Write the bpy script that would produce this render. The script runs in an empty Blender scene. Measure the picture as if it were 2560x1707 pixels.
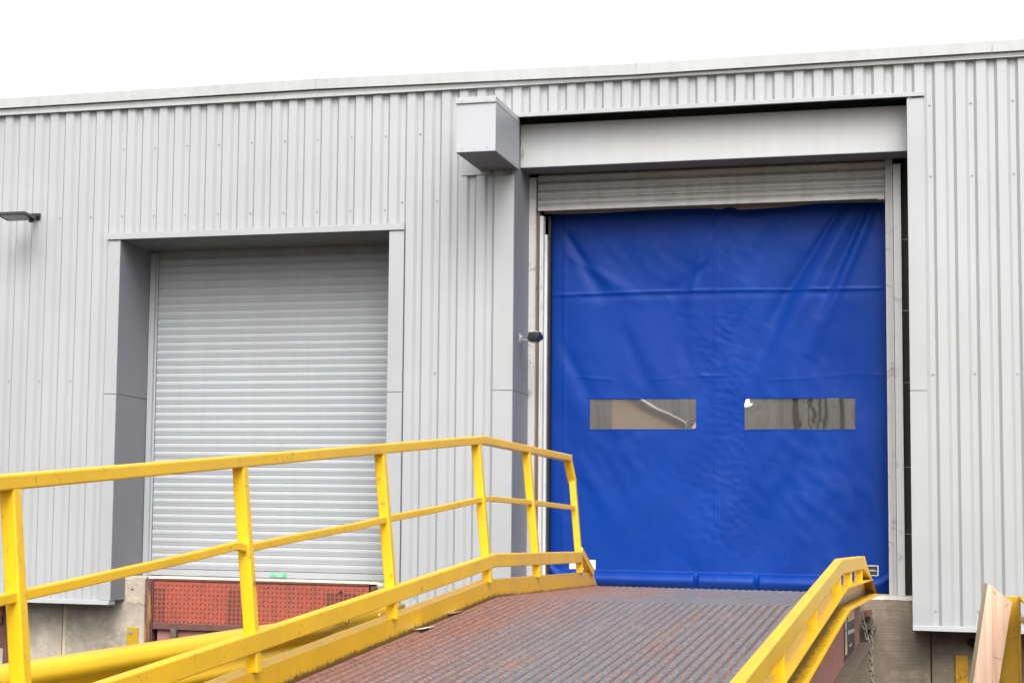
import bpy, bmesh, math, random
from mathutils import Vector, Matrix, noise
random.seed(7)
PI = math.pi
S = bpy.context.scene
COL = S.collection

# ------------------------------------------------------------------ camera
F_PX, CX, CY, W, H = 4805.79, 828.94, 860.37, 2560, 1707
RX, RY, RZ = -0.10219846, 0.32215071, -0.01479132
CAM = Vector((0, -16.0, 1.64))
def rot(a, ax): return Matrix.Rotation(a, 3, ax)
Mcv = rot(RZ, 'Z') @ rot(RY, 'Y') @ rot(RX, 'X') @ Matrix(((1,0,0),(0,0,-1),(0,1,0)))   # world -> x right, y down, z forward
Rw = Mcv.transposed() @ Matrix(((1,0,0),(0,-1,0),(0,0,-1)))
cd = bpy.data.cameras.new('camera'); cam = bpy.data.objects.new('camera', cd); COL.objects.link(cam)
cam.matrix_world = Matrix.Translation(CAM) @ Rw.to_4x4()
cd.sensor_width = 36; cd.lens = F_PX/W*36
cd.shift_x = (W/2-CX)/W; cd.shift_y = (CY-H/2)/W
cd.clip_start = 0.1; cd.clip_end = 2000
S.camera = cam

# ------------------------------------------------------------------ materials
def new_mat(name):
    m = bpy.data.materials.new(name); m.use_nodes = True
    nt = m.node_tree
    for n in list(nt.nodes): nt.nodes.remove(n)
    out = nt.nodes.new('ShaderNodeOutputMaterial'); b = nt.nodes.new('ShaderNodeBsdfPrincipled')
    nt.links.new(b.outputs[0], out.inputs[0])
    return m, nt, b
def N(nt, typ, **kw):
    n = nt.nodes.new(typ)
    for k, v in kw.items():
        if hasattr(n, k): setattr(n, k, v)
        else: n.inputs[k.replace('_', ' ')].default_value = v
    return n
def L(nt, a, b): nt.links.new(a, b)
def coords(nt, scale=(1,1,1), kind='Object', loc=(0,0,0), rt=(0,0,0)):
    tc = N(nt, 'ShaderNodeTexCoord'); mp = N(nt, 'ShaderNodeMapping')
    mp.inputs['Scale'].default_value = scale; mp.inputs['Location'].default_value = loc; mp.inputs['Rotation'].default_value = rt
    L(nt, tc.outputs[kind], mp.inputs[0]); return mp.outputs[0]
def noise_f(nt, vec, scale, detail=4, rough=.6, dist=0):
    n = N(nt, 'ShaderNodeTexNoise'); n.inputs['Scale'].default_value = scale; n.inputs['Detail'].default_value = detail
    n.inputs['Roughness'].default_value = rough; n.inputs['Distortion'].default_value = dist
    L(nt, vec, n.inputs['Vector']); return n.outputs['Fac']
def ramp(nt, fac, stops):
    r = N(nt, 'ShaderNodeValToRGB'); e = r.color_ramp.elements
    while len(e) < len(stops): e.new(.5)
    for i, (p, c) in enumerate(stops):
        e[i].position = p; e[i].color = (c, c, c, 1) if isinstance(c, (int, float)) else (*c, 1)
    L(nt, fac, r.inputs[0]); return r.outputs[0]
def mix(nt, fac, a, b, mode='MIX'):
    m = N(nt, 'ShaderNodeMix', data_type='RGBA', blend_type=mode)
    if isinstance(fac, (int, float)): m.inputs[0].default_value = fac
    else: L(nt, fac, m.inputs[0])
    for i, c in ((6, a), (7, b)):
        if isinstance(c, tuple): m.inputs[i].default_value = (*c, 1)
        else: L(nt, c, m.inputs[i])
    return m.outputs[2]
def math_n(nt, op, a, b=None):
    m = N(nt, 'ShaderNodeMath', operation=op)
    for i, c in enumerate((a, b)):
        if c is None: continue
        if isinstance(c, (int, float)): m.inputs[i].default_value = c
        else: L(nt, c, m.inputs[i])
    return m.outputs[0]
def bump(nt, b, hgt, strength=.3, dist=.01):
    n = N(nt, 'ShaderNodeBump'); n.inputs['Strength'].default_value = strength; n.inputs['Distance'].default_value = dist
    L(nt, hgt, n.inputs['Height']); L(nt, n.outputs[0], b.inputs['Normal'])

def sheet_metal(name, col, dirt=.12, rough=.42, streak=True, dirtcol=(.16,.13,.1), metallic=0, spots=0.0, bumpy=.06, spec=.28):
    """painted sheet: slight tone drift, vertical run marks, faint speckle"""
    m, nt, b = new_mat(name)
    v = coords(nt, (1,1,1))
    big = noise_f(nt, v, .9, 5)
    c = mix(nt, ramp(nt, big, [(.3, 0.0), (.75, 1.0)]), tuple(x*.93 for x in col), tuple(min(1, x*1.04) for x in col))
    if streak:
        vs = coords(nt, (7, 7, .22)); st = noise_f(nt, vs, 1.6, 3, .5)
        c = mix(nt, math_n(nt, 'MULTIPLY', ramp(nt, st, [(.42, 0.0), (.95, 1.0)]), dirt*1.5), c, dirtcol)
    sp = noise_f(nt, v, 26, 3, .7)
    c = mix(nt, math_n(nt, 'MULTIPLY', ramp(nt, sp, [(.62, 0.0), (.8, 1.0)]), dirt*.6), c, dirtcol)
    if spots > 0:
        s2 = noise_f(nt, v, 7.5, 5, .72, .6)
        c = mix(nt, math_n(nt, 'MULTIPLY', ramp(nt, s2, [(.55, 0.0), (.72, 1.0)]), spots), c, dirtcol)
    L(nt, c, b.inputs['Base Color'])
    b.inputs['Metallic'].default_value = metallic; b.inputs['Specular IOR Level'].default_value = spec
    L(nt, ramp(nt, big, [(0, rough*.85), (1, min(1, rough*1.25))]), b.inputs['Roughness'])
    bump(nt, b, noise_f(nt, v, 3.5, 3), bumpy, .02)
    return m

M = {}
M['clad'] = sheet_metal('cladding_paint', (.352,.360,.365), .04, .36, spec=.6)
M['trim'] = sheet_metal('flashing_paint', (.338,.344,.349), .07, .36, bumpy=.05, spec=.6)
M['fascia'] = sheet_metal('fascia_paint', (.39,.395,.392), .16, .42, spots=.2, bumpy=.05, spec=.5)
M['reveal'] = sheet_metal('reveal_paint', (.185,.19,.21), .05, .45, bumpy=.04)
M['soffit'] = sheet_metal('soffit_shade_tone', (.16,.16,.16), .08, .55)  # dark tone; stands in for shade under the header and end box
M['sideshade'] = sheet_metal('box_side_shade_tone', (.30,.31,.33), .04, .4, bumpy=.03)  # darker than the box, its dim side put into the colour
M['header'] = sheet_metal('header_paint', (.435,.44,.445), .07, .42, bumpy=.03)
M['box'] = sheet_metal('box_paint', (.40,.40,.42), .03, .4, bumpy=.03)
M['galv'] = sheet_metal('galvanised_steel', (.35,.36,.372), .10, .55, metallic=.05, dirtcol=(.2,.17,.14))
M['galvdirty'] = sheet_metal('dirty_galvanised', (.40,.395,.38), .22, .5, metallic=.15, dirtcol=(.10,.08,.06), spots=.28)
M['guidewhite'] = sheet_metal('scuffed_white_guide', (.54,.55,.55), .3, .5, dirtcol=(.10,.08,.06), spots=.5)
M['guidegrey'] = sheet_metal('scuffed_grey_guide', (.46,.45,.44), .35, .55, dirtcol=(.07,.05,.035), spots=.75)
M['dark'] = sheet_metal('dark_seal', (.022,.02,.019), .1, .6, streak=False)
M['black'] = sheet_metal('black_plastic', (.018,.018,.02), .05, .4, streak=False)
M['rustgap'] = sheet_metal('rusty_packing', (.16,.10,.06), .5, .85, dirtcol=(.05,.03,.02), spots=.5)
M['white'] = sheet_metal('white_sticker', (.62,.62,.62), .02, .5, streak=False)
M['blacksticker'] = sheet_metal('black_sticker', (.04,.038,.045), .02, .4, streak=False)
M['green'] = sheet_metal('green_sticker', (.10,.42,.24), .05, .5, streak=False)
M['cream'] = sheet_metal('cream_print', (.62,.47,.3), .2, .6, streak=False)
M['greyprint'] = sheet_metal('grey_print', (.45,.45,.45), .2, .6, streak=False)
M['screw'] = sheet_metal('screw_steel', (.30,.30,.30), .1, .45, metallic=.1, streak=False)
M['lampgrey'] = sheet_metal('lamp_casting', (.022,.023,.028), .1, .45, streak=False)
M['lens'] = sheet_metal('lamp_lens', (.22,.23,.22), .02, .25, streak=False)
M['rubber'] = sheet_metal('rubber', (.03,.028,.026), .3, .8, streak=False)
M['brush'] = sheet_metal('brush_seal', (.16,.13,.11), .4, .95)

def yellow(name='yellow_paint', col=(.80,.475,.002), grime=.5, kerb=False, chips=.56):
    m, nt, b = new_mat(name)
    v = coords(nt)
    n1 = noise_f(nt, v, 2.3, 5, .6)
    c = mix(nt, ramp(nt, n1, [(.3, 0.0), (.7, 1.0)]), tuple(x*.86 for x in col), col)
    # thin run marks
    st = noise_f(nt, coords(nt, (9,9,1.2)), 3.0, 5, .7)
    c = mix(nt, math_n(nt, 'MULTIPLY', ramp(nt, st, [(.55, 0.0), (.8, 1.0)]), .22*grime), c, (.30,.15,.02))
    # chips down to primer / rust
    ch = noise_f(nt, v, 17, 6, .72, .4); reg = noise_f(nt, v, 1.9, 3)
    chip = math_n(nt, 'MULTIPLY', ramp(nt, ch, [(chips+.05, 0.0), (chips+.09, 1.0)]), ramp(nt, reg, [(.36, 0.0), (.56, 1.0)]))
    c = mix(nt, math_n(nt, 'MULTIPLY', chip, .75), c, (.20,.075,.02))
    # hairline cracks in thick paint
    vo = N(nt, 'ShaderNodeTexVoronoi', feature='DISTANCE_TO_EDGE'); vo.inputs['Scale'].default_value = 13
    L(nt, coords(nt, (1,1,.45)), vo.inputs['Vector'])
    crk = math_n(nt, 'MULTIPLY', ramp(nt, vo.outputs['Distance'], [(0, 1.0), (.014, 0.0)]), ramp(nt, noise_f(nt, v, 3.1, 2), [(.55, 0.0), (.68, 1.0)]))
    c = mix(nt, math_n(nt, 'MULTIPLY', crk, .45), c, (.30,.14,.02))
    L(nt, c, b.inputs['Base Color'])
    L(nt, ramp(nt, n1, [(0, .30), (1, .48)]), b.inputs['Roughness'])
    b.inputs['Specular IOR Level'].default_value = .5; b.inputs['Coat Weight'].default_value = .10; b.inputs['Coat Roughness'].default_value = .22; b.inputs['Coat IOR'].default_value = 1.45
    bump(nt, b, math_n(nt, 'ADD', noise_f(nt, v, 42, 4), math_n(nt, 'MULTIPLY', noise_f(nt, v, 7, 2), 1.5)), .16, .006)
    return m, nt, b, c
M['yellow'] = yellow()[0]
# kerb: black grime crawling up from the deck (distance stored in the 'grime' attribute)
m, nt, b, c = yellow('yellow_kerb', (.72,.42,.002), .9)
at = N(nt, 'ShaderNodeAttribute', attribute_name='grime')
g = math_n(nt, 'ADD', at.outputs['Fac'], math_n(nt, 'MULTIPLY', math_n(nt, 'SUBTRACT', noise_f(nt, coords(nt, (1,1,1)), 34, 5, .75), .5), 1.3))
gf = math_n(nt, 'MULTIPLY', ramp(nt, g, [(.50, 0.0), (.74, 1.0)]), .85)
c2 = mix(nt, gf, c, (.045,.03,.015))
L(nt, c2, b.inputs['Base Color']); M['kerb'] = m
M['yellowdull'] = yellow('yellow_weathered', (.50,.27,.008), 1.0, chips=.5)[0]
M['yellowsteps'] = yellow('yellow_ochre', (.46,.27,.002), .8)[0]
M['yellowsmooth'] = yellow('yellow_barrier', (.80,.49,.006), .2, chips=.62)[0]

# deck: rusty serrated grating bars with greyer worn lanes
m, nt, b = new_mat('rusty_grating')
v = coords(nt)
n1 = noise_f(nt, v, 26, 5, .75); n2 = noise_f(nt, coords(nt, (6,.5,1)), 1.4, 4, .6); n3 = noise_f(nt, coords(nt, (30,3,1)), 2, 4)
sx = N(nt, 'ShaderNodeSeparateXYZ'); L(nt, v, sx.inputs[0])
edge = math_n(nt, 'ADD', sx.outputs['X'], 2.95)              # 0 at left kerb
edgef = ramp(nt, math_n(nt, 'ADD', edge, math_n(nt, 'MULTIPLY', math_n(nt, 'SUBTRACT', n2, .5), .7)), [(.10, 1.0), (.95, 0.0)])
worn = math_n(nt, 'MULTIPLY', ramp(nt, n2, [(.20, 0.0), (.44, 1.0)]), math_n(nt, 'SUBTRACT', 1.0, math_n(nt, 'MULTIPLY', edgef, .9)))
rust = mix(nt, ramp(nt, n1, [(.38, 0.0), (.68, 1.0)]), (.14,.066,.05), (.31,.135,.09))
grey = mix(nt, ramp(nt, n1, [(.3, 0.0), (.7, 1.0)]), (.095,.093,.102), (.195,.192,.206))
c = mix(nt, worn, rust, grey)
spk = noise_f(nt, v, 60, 3, .8)
c = mix(nt, math_n(nt, 'MULTIPLY', ramp(nt, spk, [(.61, 0.0), (.69, 1.0)]), .4), c, (.36,.15,.09))
L(nt, c, b.inputs['Base Color'])
b.inputs['Metallic'].default_value = .15
L(nt, ramp(nt, worn, [(0, .75), (1, .42)]), b.inputs['Roughness'])
bump(nt, b, n1, .35, .004)
M['deck'] = m
m, nt, b = new_mat('rust_filler')
v = coords(nt); n1 = noise_f(nt, v, 30, 5, .75); n2 = noise_f(nt, coords(nt, (2.5,.35,1)), 2.0, 4)
c = mix(nt, ramp(nt, n1, [(.35, 0.0), (.7, 1.0)]), (.06,.034,.028), (.17,.08,.06))
c = mix(nt, math_n(nt, 'MULTIPLY', ramp(nt, n2, [(.52, 0.0), (.66, 1.0)]), ramp(nt, n1, [(.45, 0.0), (.58, 1.0)])), c, (.42,.17,.10))
L(nt, c, b.inputs['Base Color']); b.inputs['Roughness'].default_value = .85
M['deckgroove'] = m

def redsteel(name, col, dark, amt):
    m, nt, b = new_mat(name)
    v = coords(nt); n1 = noise_f(nt, v, 4.5, 6, .7); n2 = noise_f(nt, coords(nt, (6,6,.8)), 2.6, 5, .7); n3 = noise_f(nt, v, 30, 4, .7)
    c = mix(nt, ramp(nt, n1, [(.3, 0.0), (.7, 1.0)]), tuple(x*.75 for x in col), col)
    c = mix(nt, math_n(nt, 'MULTIPLY', ramp(nt, n2, [(.5, 0.0), (.66, 1.0)]), amt), c, dark)
    c = mix(nt, math_n(nt, 'MULTIPLY', ramp(nt, n3, [(.6, 0.0), (.7, 1.0)]), amt), c, dark)
    L(nt, c, b.inputs['Base Color']); b.inputs['Roughness'].default_value = .62
    bump(nt, b, n3, .2, .004)
    return m
M['red'] = redsteel('faded_red_paint', (.37,.075,.04), (.15,.055,.04), .55)
M['lug'] = redsteel('worn_brown_lug', (.10,.038,.028), (.055,.028,.022), .6)
M['redbrown'] = redsteel('red_brown_steel', (.13,.055,.042), (.05,.028,.022), .6)
M['rustangle'] = redsteel('rust_orange_angle', (.12,.05,.042), (.50,.21,.06), .95)
M['pink'] = redsteel('faded_pink_primer', (.33,.15,.13), (.28,.09,.035), .75)
M['pinkdark'] = redsteel('dirty_beam_flange', (.13,.095,.07), (.05,.04,.032), .6)
M['chain'] = redsteel('weathered_chain', (.30,.28,.235), (.12,.09,.06), .5)

def concrete(name, base, lines=0.0, joints=False, vstain=.5):
    m, nt, b = new_mat(name)
    v = coords(nt)
    n1 = noise_f(nt, v, 1.7, 6, .62, .3); n2 = noise_f(nt, v, 9, 6, .7); n3 = noise_f(nt, v, 55, 3, .7)
    st = noise_f(nt, coords(nt, (4.5,4.5,.55)), 1.5, 6, .65)
    c = mix(nt, ramp(nt, n1, [(.3, 0.0), (.7, 1.0)]), tuple(x*.52 for x in base), tuple(x*1.12 for x in base))
    c = mix(nt, math_n(nt, 'MULTIPLY', ramp(nt, st, [(.45, 0.0), (.7, 1.0)]), vstain), c, tuple(x*.45 for x in base))
    c = mix(nt, math_n(nt, 'MULTIPLY', ramp(nt, n2, [(.5, 0.0), (.75, 1.0)]), .45), c, tuple(min(1, x*1.45) for x in base))
    pit = ramp(nt, n2, [(.29, 1.0), (.35, 0.0)])
    c = mix(nt, pit, c, tuple(x*.2 for x in base))
    c = mix(nt, math_n(nt, 'MULTIPLY', ramp(nt, n3, [(.6, 0.0), (.7, 1.0)]), .3), c, tuple(x*.5 for x in base))
    h = math_n(nt, 'ADD', n2, math_n(nt, 'MULTIPLY', n3, .5))
    if lines:
        ln = noise_f(nt, coords(nt, (.9,.9,26)), 3.2, 4, .6)
        c = mix(nt, math_n(nt, 'MULTIPLY', ramp(nt, ln, [(.40, 1.0), (.52, 0.0)]), lines), c, tuple(x*.5 for x in base))
        h = math_n(nt, 'ADD', h, ln)
    L(nt, c, b.inputs['Base Color']); b.inputs['Roughness'].default_value = .9
    bump(nt, b, h, .5, .012)
    return m
M['conc'] = concrete('weathered_concrete', (.44,.385,.31))
M['concboard'] = concrete('board_marked_concrete', (.27,.215,.16), .3)
M['conctop'] = concrete('pale_concrete_edge', (.58,.55,.47), vstain=.1)
M['concpit'] = concrete('broken_concrete', (.52,.44,.34), vstain=.1)
_nt = M['concpit'].node_tree; _b = next(n for n in _nt.nodes if n.type == 'BSDF_PRINCIPLED'); _src = _b.inputs['Base Color'].links[0].from_socket
_vo = N(_nt, 'ShaderNodeTexVoronoi'); _vo.inputs['Scale'].default_value = 15; L(_nt, coords(_nt), _vo.inputs['Vector'])
L(_nt, mix(_nt, ramp(_nt, _vo.outputs['Distance'], [(.13, 1.0), (.24, 0.0)]), _src, (.07,.05,.035)), _b.inputs['Base Color'])
M['sealant'] = concrete('joint_filler', (.60,.50,.34), vstain=.1)
M['ground'] = concrete('yard_asphalt', (.045,.044,.042), vstain=.1)

# blue coated fabric
m, nt, b = new_mat('blue_pvc_fabric')
v = coords(nt); n1 = noise_f(nt, v, 1.3, 4); n2 = noise_f(nt, v, 14, 4)
c = mix(nt, ramp(nt, n1, [(.3, 0.0), (.7, 1.0)]), (.0003,.027,.20), (.0006,.035,.24))
c = mix(nt, math_n(nt, 'MULTIPLY', ramp(nt, n2, [(.6, 0.0), (.75, 1.0)]), .12), c, (.04,.07,.24))
L(nt, c, b.inputs['Base Color']); b.inputs['Roughness'].default_value = .47
b.inputs['Specular IOR Level'].default_value = .16
wv = N(nt, 'ShaderNodeTexWave', wave_type='BANDS', bands_direction='X'); wv.inputs['Scale'].default_value = 60; L(nt, v, wv.inputs['Vector'])
bump(nt, b, math_n(nt, 'ADD', n2, math_n(nt, 'MULTIPLY', wv.outputs['Fac'], .08)), .12, .006)
M['blue'] = m
# clear PVC vision panel, cloudy with age
m, nt, b = new_mat('cloudy_clear_pvc')
v = coords(nt); n1 = noise_f(nt, coords(nt, (1,1,.25)), 5, 4)
c = mix(nt, ramp(nt, n1, [(.35, 0.0), (.65, 1.0)]), (.78,.72,.64), (.86,.80,.72))
L(nt, c, b.inputs['Base Color']); b.inputs['Roughness'].default_value = .015
b.inputs['Metallic'].default_value = .95
M['pvc'] = m
M['pvcbeige'] = sheet_metal('beige_render', (.78,.62,.50), .03, .8, streak=False, metallic=0, bumpy=.02)
# plywood / timber
m, nt, b = new_mat('planed_timber')
g = noise_f(nt, coords(nt, (13,13,.42), rt=(0,-.155,0)), 2.1, 5, .6, .5); g2 = noise_f(nt, coords(nt, (40,40,1.0), rt=(0,-.155,0)), 3, 3)
c = mix(nt, ramp(nt, g, [(.35, 0.0), (.65, 1.0)]), (.52,.31,.21), (.70,.50,.37))
c = mix(nt, math_n(nt, 'MULTIPLY', ramp(nt, g2, [(.45, 0.0), (.7, 1.0)]), .35), c, (.48,.27,.17))
L(nt, c, b.inputs['Base Color']); b.inputs['Roughness'].default_value = .65; bump(nt, b, g, .15, .003)
M['timber'] = m
M['timberedge'] = sheet_metal('timber_edge', (.70,.58,.40), .1, .7)
M['interior'] = sheet_metal('interior_dark', (.06,.05,.045), .1, .9)
M['litter'] = sheet_metal('litter_paper', (.75,.75,.72), .1, .7, streak=False)

# ------------------------------------------------------------------ mesh helpers
class MB:
    def __init__(s): s.v = []; s.f = []; s.mi = []; s.g = {}
    def add(s, pts, faces, mi=0):
        o = len(s.v); s.v += [tuple(p) for p in pts]
        for f in faces: s.f.append([o+i for i in f]); s.mi.append(mi)
        return o
    def box(s, x0, x1, y0, y1, z0, z1, mi=0):
        s.add([(x0,y0,z0),(x1,y0,z0),(x1,y1,z0),(x0,y1,z0),(x0,y0,z1),(x1,y0,z1),(x1,y1,z1),(x0,y1,z1)],
              [(0,3,2,1),(4,5,6,7),(0,1,5,4),(1,2,6,5),(2,3,7,6),(3,0,4,7)], mi); return s
    def hexa(s, p, mi=0):   # 8 points, bottom four then top four
        s.add(p, [(0,3,2,1),(4,5,6,7),(0,1,5,4),(1,2,6,5),(2,3,7,6),(3,0,4,7)], mi); return s
    def prism(s, poly, axis, a, b, mi=0):
        """poly: 2-D points in the two other axes (in xyz order), extruded along axis a..b"""
        n = len(poly)
        def P(u, v, w): return {'x': (w,u,v), 'y': (u,w,v), 'z': (u,v,w)}[axis]
        pts = [P(u,v,a) for u,v in poly]+[P(u,v,b) for u,v in poly]
        fs = [tuple(range(n))[::-1], tuple(range(n,2*n))]+[(i,(i+1)%n,n+(i+1)%n,n+i) for i in range(n)]
        s.add(pts, fs, mi); return s
    def bar(s, p0, p1, w, h, side=Vector((1,0,0)), mi=0):
        """rectangular bar p0->p1; w along `side`, h along the other normal"""
        p0, p1 = Vector(p0), Vector(p1); d = (p1-p0).normalized()
        sd = (Vector(side)-d*d.dot(Vector(side))).normalized(); up = d.cross(sd).normalized()
        q = [(-1,-1),(1,-1),(1,1),(-1,1)]
        pts = [p+sd*(a*w/2)+up*(c*h/2) for p in (p0,p1) for a,c in q]
        s.add(pts, [(0,1,2,3),(7,6,5,4),(0,4,5,1),(1,5,6,2),(2,6,7,3),(3,7,4,0)], mi); return s
    def sweep(s, sec, path, mi=0):
        """closed section [(dx,dz)] carried along path [(x,y,z)] without turning"""
        n = len(sec); o = len(s.v)
        for (x,y,z) in path: s.v += [(x+a, y, z+c) for a,c in sec]
        for k in range(len(path)-1):
            for i in range(n): s.f.append([o+k*n+i, o+k*n+(i+1)%n, o+(k+1)*n+(i+1)%n, o+(k+1)*n+i]); s.mi.append(mi)
        s.f.append([o+i for i in range(n)][::-1]); s.mi.append(mi)
        e = o+(len(path)-1)*n; s.f.append([e+i for i in range(n)]); s.mi.append(mi)
        return s
    def tube(s, pts, r, seg=10, closed=False, mi=0):
        pts = [Vector(p) for p in pts]; n = len(pts); o = len(s.v)
        for i, p in enumerate(pts):
            if closed: d = (pts[(i+1)%n]-pts[i-1]).normalized()
            else: d = (pts[min(i+1,n-1)]-pts[max(i-1,0)]).normalized()
            a = Vector((0,0,1)) if abs(d.z) < .9 else Vector((1,0,0))
            u = d.cross(a).normalized(); w = d.cross(u)
            s.v += [tuple(p+u*(r*math.cos(t*2*PI/seg))+w*(r*math.sin(t*2*PI/seg))) for t in range(seg)]
        for k in range(n if closed else n-1):
            a, b2 = o+k*seg, o+((k+1)%n)*seg
            for t in range(seg): s.f.append([a+t, a+(t+1)%seg, b2+(t+1)%seg, b2+t]); s.mi.append(mi)
        if not closed:
            s.f.append([o+t for t in range(seg)][::-1]); s.mi.append(mi)
            s.f.append([o+(n-1)*seg+t for t in range(seg)]); s.mi.append(mi)
        return s
    def back(s):
        # carry a fabric-door part back to the plane of the door
        s.v = [(x*KSH, y+DSH, 1.64+(z-1.64)*KSH) for x, y, z in s.v]; return s
    def build(s, name, mats, parent=None, bevel=0, smooth=False, origin=None):
        me = bpy.data.meshes.new(name)
        org = Vector(origin) if origin else Vector((0,0,0))
        me.from_pydata([tuple(Vector(p)-org) for p in s.v], [], s.f)
        if not isinstance(mats, (list, tuple)): mats = [mats]
        for m_ in mats: me.materials.append(m_)
        for p, i in zip(me.polygons, s.mi): p.material_index = i
        bm = bmesh.new(); bm.from_mesh(me); bmesh.ops.recalc_face_normals(bm, faces=bm.faces); bm.to_mesh(me); bm.free()
        o = bpy.data.objects.new(name, me); COL.objects.link(o); o.location = org
        if parent is not None:
            o.parent = parent
            off = Vector((0,0,0)); q = parent
            while q is not None: off += q.location; q = q.parent
            o.location = org-off
        if bevel:
            bv = o.modifiers.new('bevel', 'BEVEL'); bv.width = bevel; bv.segments = 2; bv.limit_method = 'ANGLE'; bv.angle_limit = .6
        if smooth:
            for p in me.polygons: p.use_smooth = True
        return o
def empty(name, loc=(0,0,0)):
    o = bpy.data.objects.new(name, None); COL.objects.link(o); o.location = loc; o.empty_display_size = .2; return o
def tag(o, label=None, cat=None, group=None, kind=None):
    if label: o['label'] = label
    if cat: o['category'] = cat
    if group: o['group'] = group
    if kind: o['kind'] = kind
    return o
def copy_tree(o, parent=None):
    c = o.copy(); COL.objects.link(c); c.parent = parent
    for ch in list(o.children): copy_tree(ch, c)
    return c
def smooth_by_angle(o, a=.7):
    for p in o.data.polygons: p.use_smooth = True
    for e in o.data.edges: pass
    try:
        o.data.set_sharp_from_angle(angle=a)
    except Exception: pass

# ------------------------------------------------------------------ ground
g = MB(); g.add([(-300,-300,0),(300,-300,0),(300,300,0),(-300,300,0)], [(0,1,2,3)])
tag(g.build('ground', M['ground']), kind='structure')

# ------------------------------------------------------------------ warehouse
WB = empty('warehouse', (-4.0, 0.0, 0))
tag(WB, 'pale grey ribbed metal warehouse with two loading bays', 'building')
PITCH = .1585; X0 = -2.641        # left edge of one crest
ZT = 5.58
# openings in x: left bay -7.43..-4.85, main bay -3.73..-.484
def profile(xa, xb):
    """points of the trapezoidal profile between xa and xb, clipped"""
    pts = []
    k0 = math.floor((xa-X0)/PITCH)-1
    x = X0+k0*PITCH
    raw = []
    while x < xb+PITCH:
        raw += [(x, 0.0), (x+.445*PITCH, 0.0), (x+.595*PITCH, .028), (x+.85*PITCH, .028)]
        x += PITCH
    def yat(xx):
        for (a, ya), (b, yb) in zip(raw, raw[1:]):
            if a <= xx <= b: return ya+(yb-ya)*(xx-a)/max(b-a, 1e-6)
    pts = [(xa, yat(xa))]+[p for p in raw if xa+1e-4 < p[0] < xb-1e-4]+[(xb, yat(xb))]
    return pts
cl = MB()
ZB = .985
for xa, xb, za, zb in [(-11.5,-7.43,ZB,ZT), (-7.43,-4.85,4.31,ZT), (-4.85,-3.73,ZB,ZT), (-3.73,-.484,5.245,ZT), (-.484,3.2,ZB,ZT)]:
    p = profile(xa, xb)
    for (a, ya), (b, yb) in zip(p, p[1:]):
        cl.add([(a,ya,za),(b,yb,za),(b,yb,zb),(a,ya,zb)], [(0,1,2,3)])
cl.build('wall_cladding', M['clad'], WB)
# closure behind the cladding + roof and hidden walls of the shell
sh = MB()
for xa, xb, za, zb in [(-11.5,-7.442,.99,ZT-.01), (-7.442,-4.838,4.3,ZT-.01), (-4.838,-3.742,.99,ZT-.01), (-3.742,-.472,5.27,ZT-.01), (-.472,3.2,.99,ZT-.01)]:
    sh.box(xa, xb, .04, .1, za, zb)
sh.box(-11.5, 3.2, 14, 14.1, 0, ZT); sh.box(-11.6, -11.5, .04, 14.1, 0, ZT); sh.box(3.2, 3.3, .04, 14.1, 0, ZT)
sh.build('inner_wall', M['interior'], WB)
rf = MB(); rf.hexa([(-11.7,-.03,5.50),(3.4,-.03,5.50),(3.4,14.2,5.50),(-11.7,14.2,5.50),(-11.7,-.03,5.56),(3.4,-.03,5.56),(3.4,14.2,5.60),(-11.7,14.2,5.60)])
rf.build('roof', M['fascia'], WB)
fl = MB(); fl.box(-11.5, 3.2, .8, 14, 1.1, 1.196); fl.build('floor', M['ground'], WB)
# roof-edge flashing, in lengths that do not quite line up
segs = [(-11.7,-5.541,(5.556,5.568),(5.648,5.659)), (-5.541,-2.675,(5.568,5.530),(5.659,5.622)), (-2.675,.175,(5.530,5.542),(5.622,5.631)), (.175,3.3,(5.542,5.552),(5.631,5.642))]
for i, (xa, xb, zb, zt) in enumerate(segs):
    f = MB(); xa += .0015; xb -= .0015
    yo = -.060 if i != 2 else -.062
    f.add([(xa,yo,zb[0]),(xb,yo,zb[1]),(xb,yo,zt[1]),(xa,yo,zt[0]), (xa,yo+.012,zt[0]+.012),(xb,yo+.012,zt[1]+.012),(xb,.5,zt[1]-.02),(xa,.5,zt[0]-.02),
           (xa,yo+.015,zb[0]),(xb,yo+.015,zb[1]),(xa,yo+.015,zt[0]-.01),(xb,yo+.015,zt[1]-.01)],
          [(0,1,2,3),(3,2,5,4),(4,5,6,7),(0,1,9,8),(8,9,11,10)])
    # drip ledge below, set back
    f.hexa([(xa,-.032,zb[0]-.030),(xb,-.032,zb[1]-.030),(xb,.035,zb[1]-.030),(xa,.035,zb[0]-.030),(xa,-.034,zb[0]-.012),(xb,-.034,zb[1]-.012),(xb,.035,zb[1]-.0),(xa,.035,zb[0]-.0)])
    f.build('roof_flashing', M['fascia'], WB)
# flat strips round the bays
def strip(x0, x1, z0, z1, y=-.012, t=.010, name='flashing_strip', mat='trim', bev=.002):
    s_ = MB(); s_.box(x0, x1, y, y+t, z0, z1); return s_.build(name, M[mat], WB, bevel=bev)
# left bay
strip(-7.555,-7.43, .986, 2.850); strip(-7.555,-7.432, 2.855, 4.268)
strip(-4.848,-4.712, .986, 2.852, y=-.014); strip(-4.848,-4.712, 2.857, 4.268, y=-.014)
t = MB(); t.box(-7.56,-4.708,-.030,.0,4.276,4.335); t.build('head_flashing', M['trim'], WB, bevel=.002)
# main bay
strip(-3.905,-3.73, .986, 2.86); strip(-3.905,-3.73, 2.865, 4.72)
strip(-.484,-.352, .968, 2.835, y=-.016); strip(-.484,-.352, 2.840, 5.208, y=-.016)
t = MB(); t.box(-3.70,-.345,-.034,.0,5.222,5.258); t.build('head_flashing', M['trim'], WB, bevel=.002)
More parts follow.
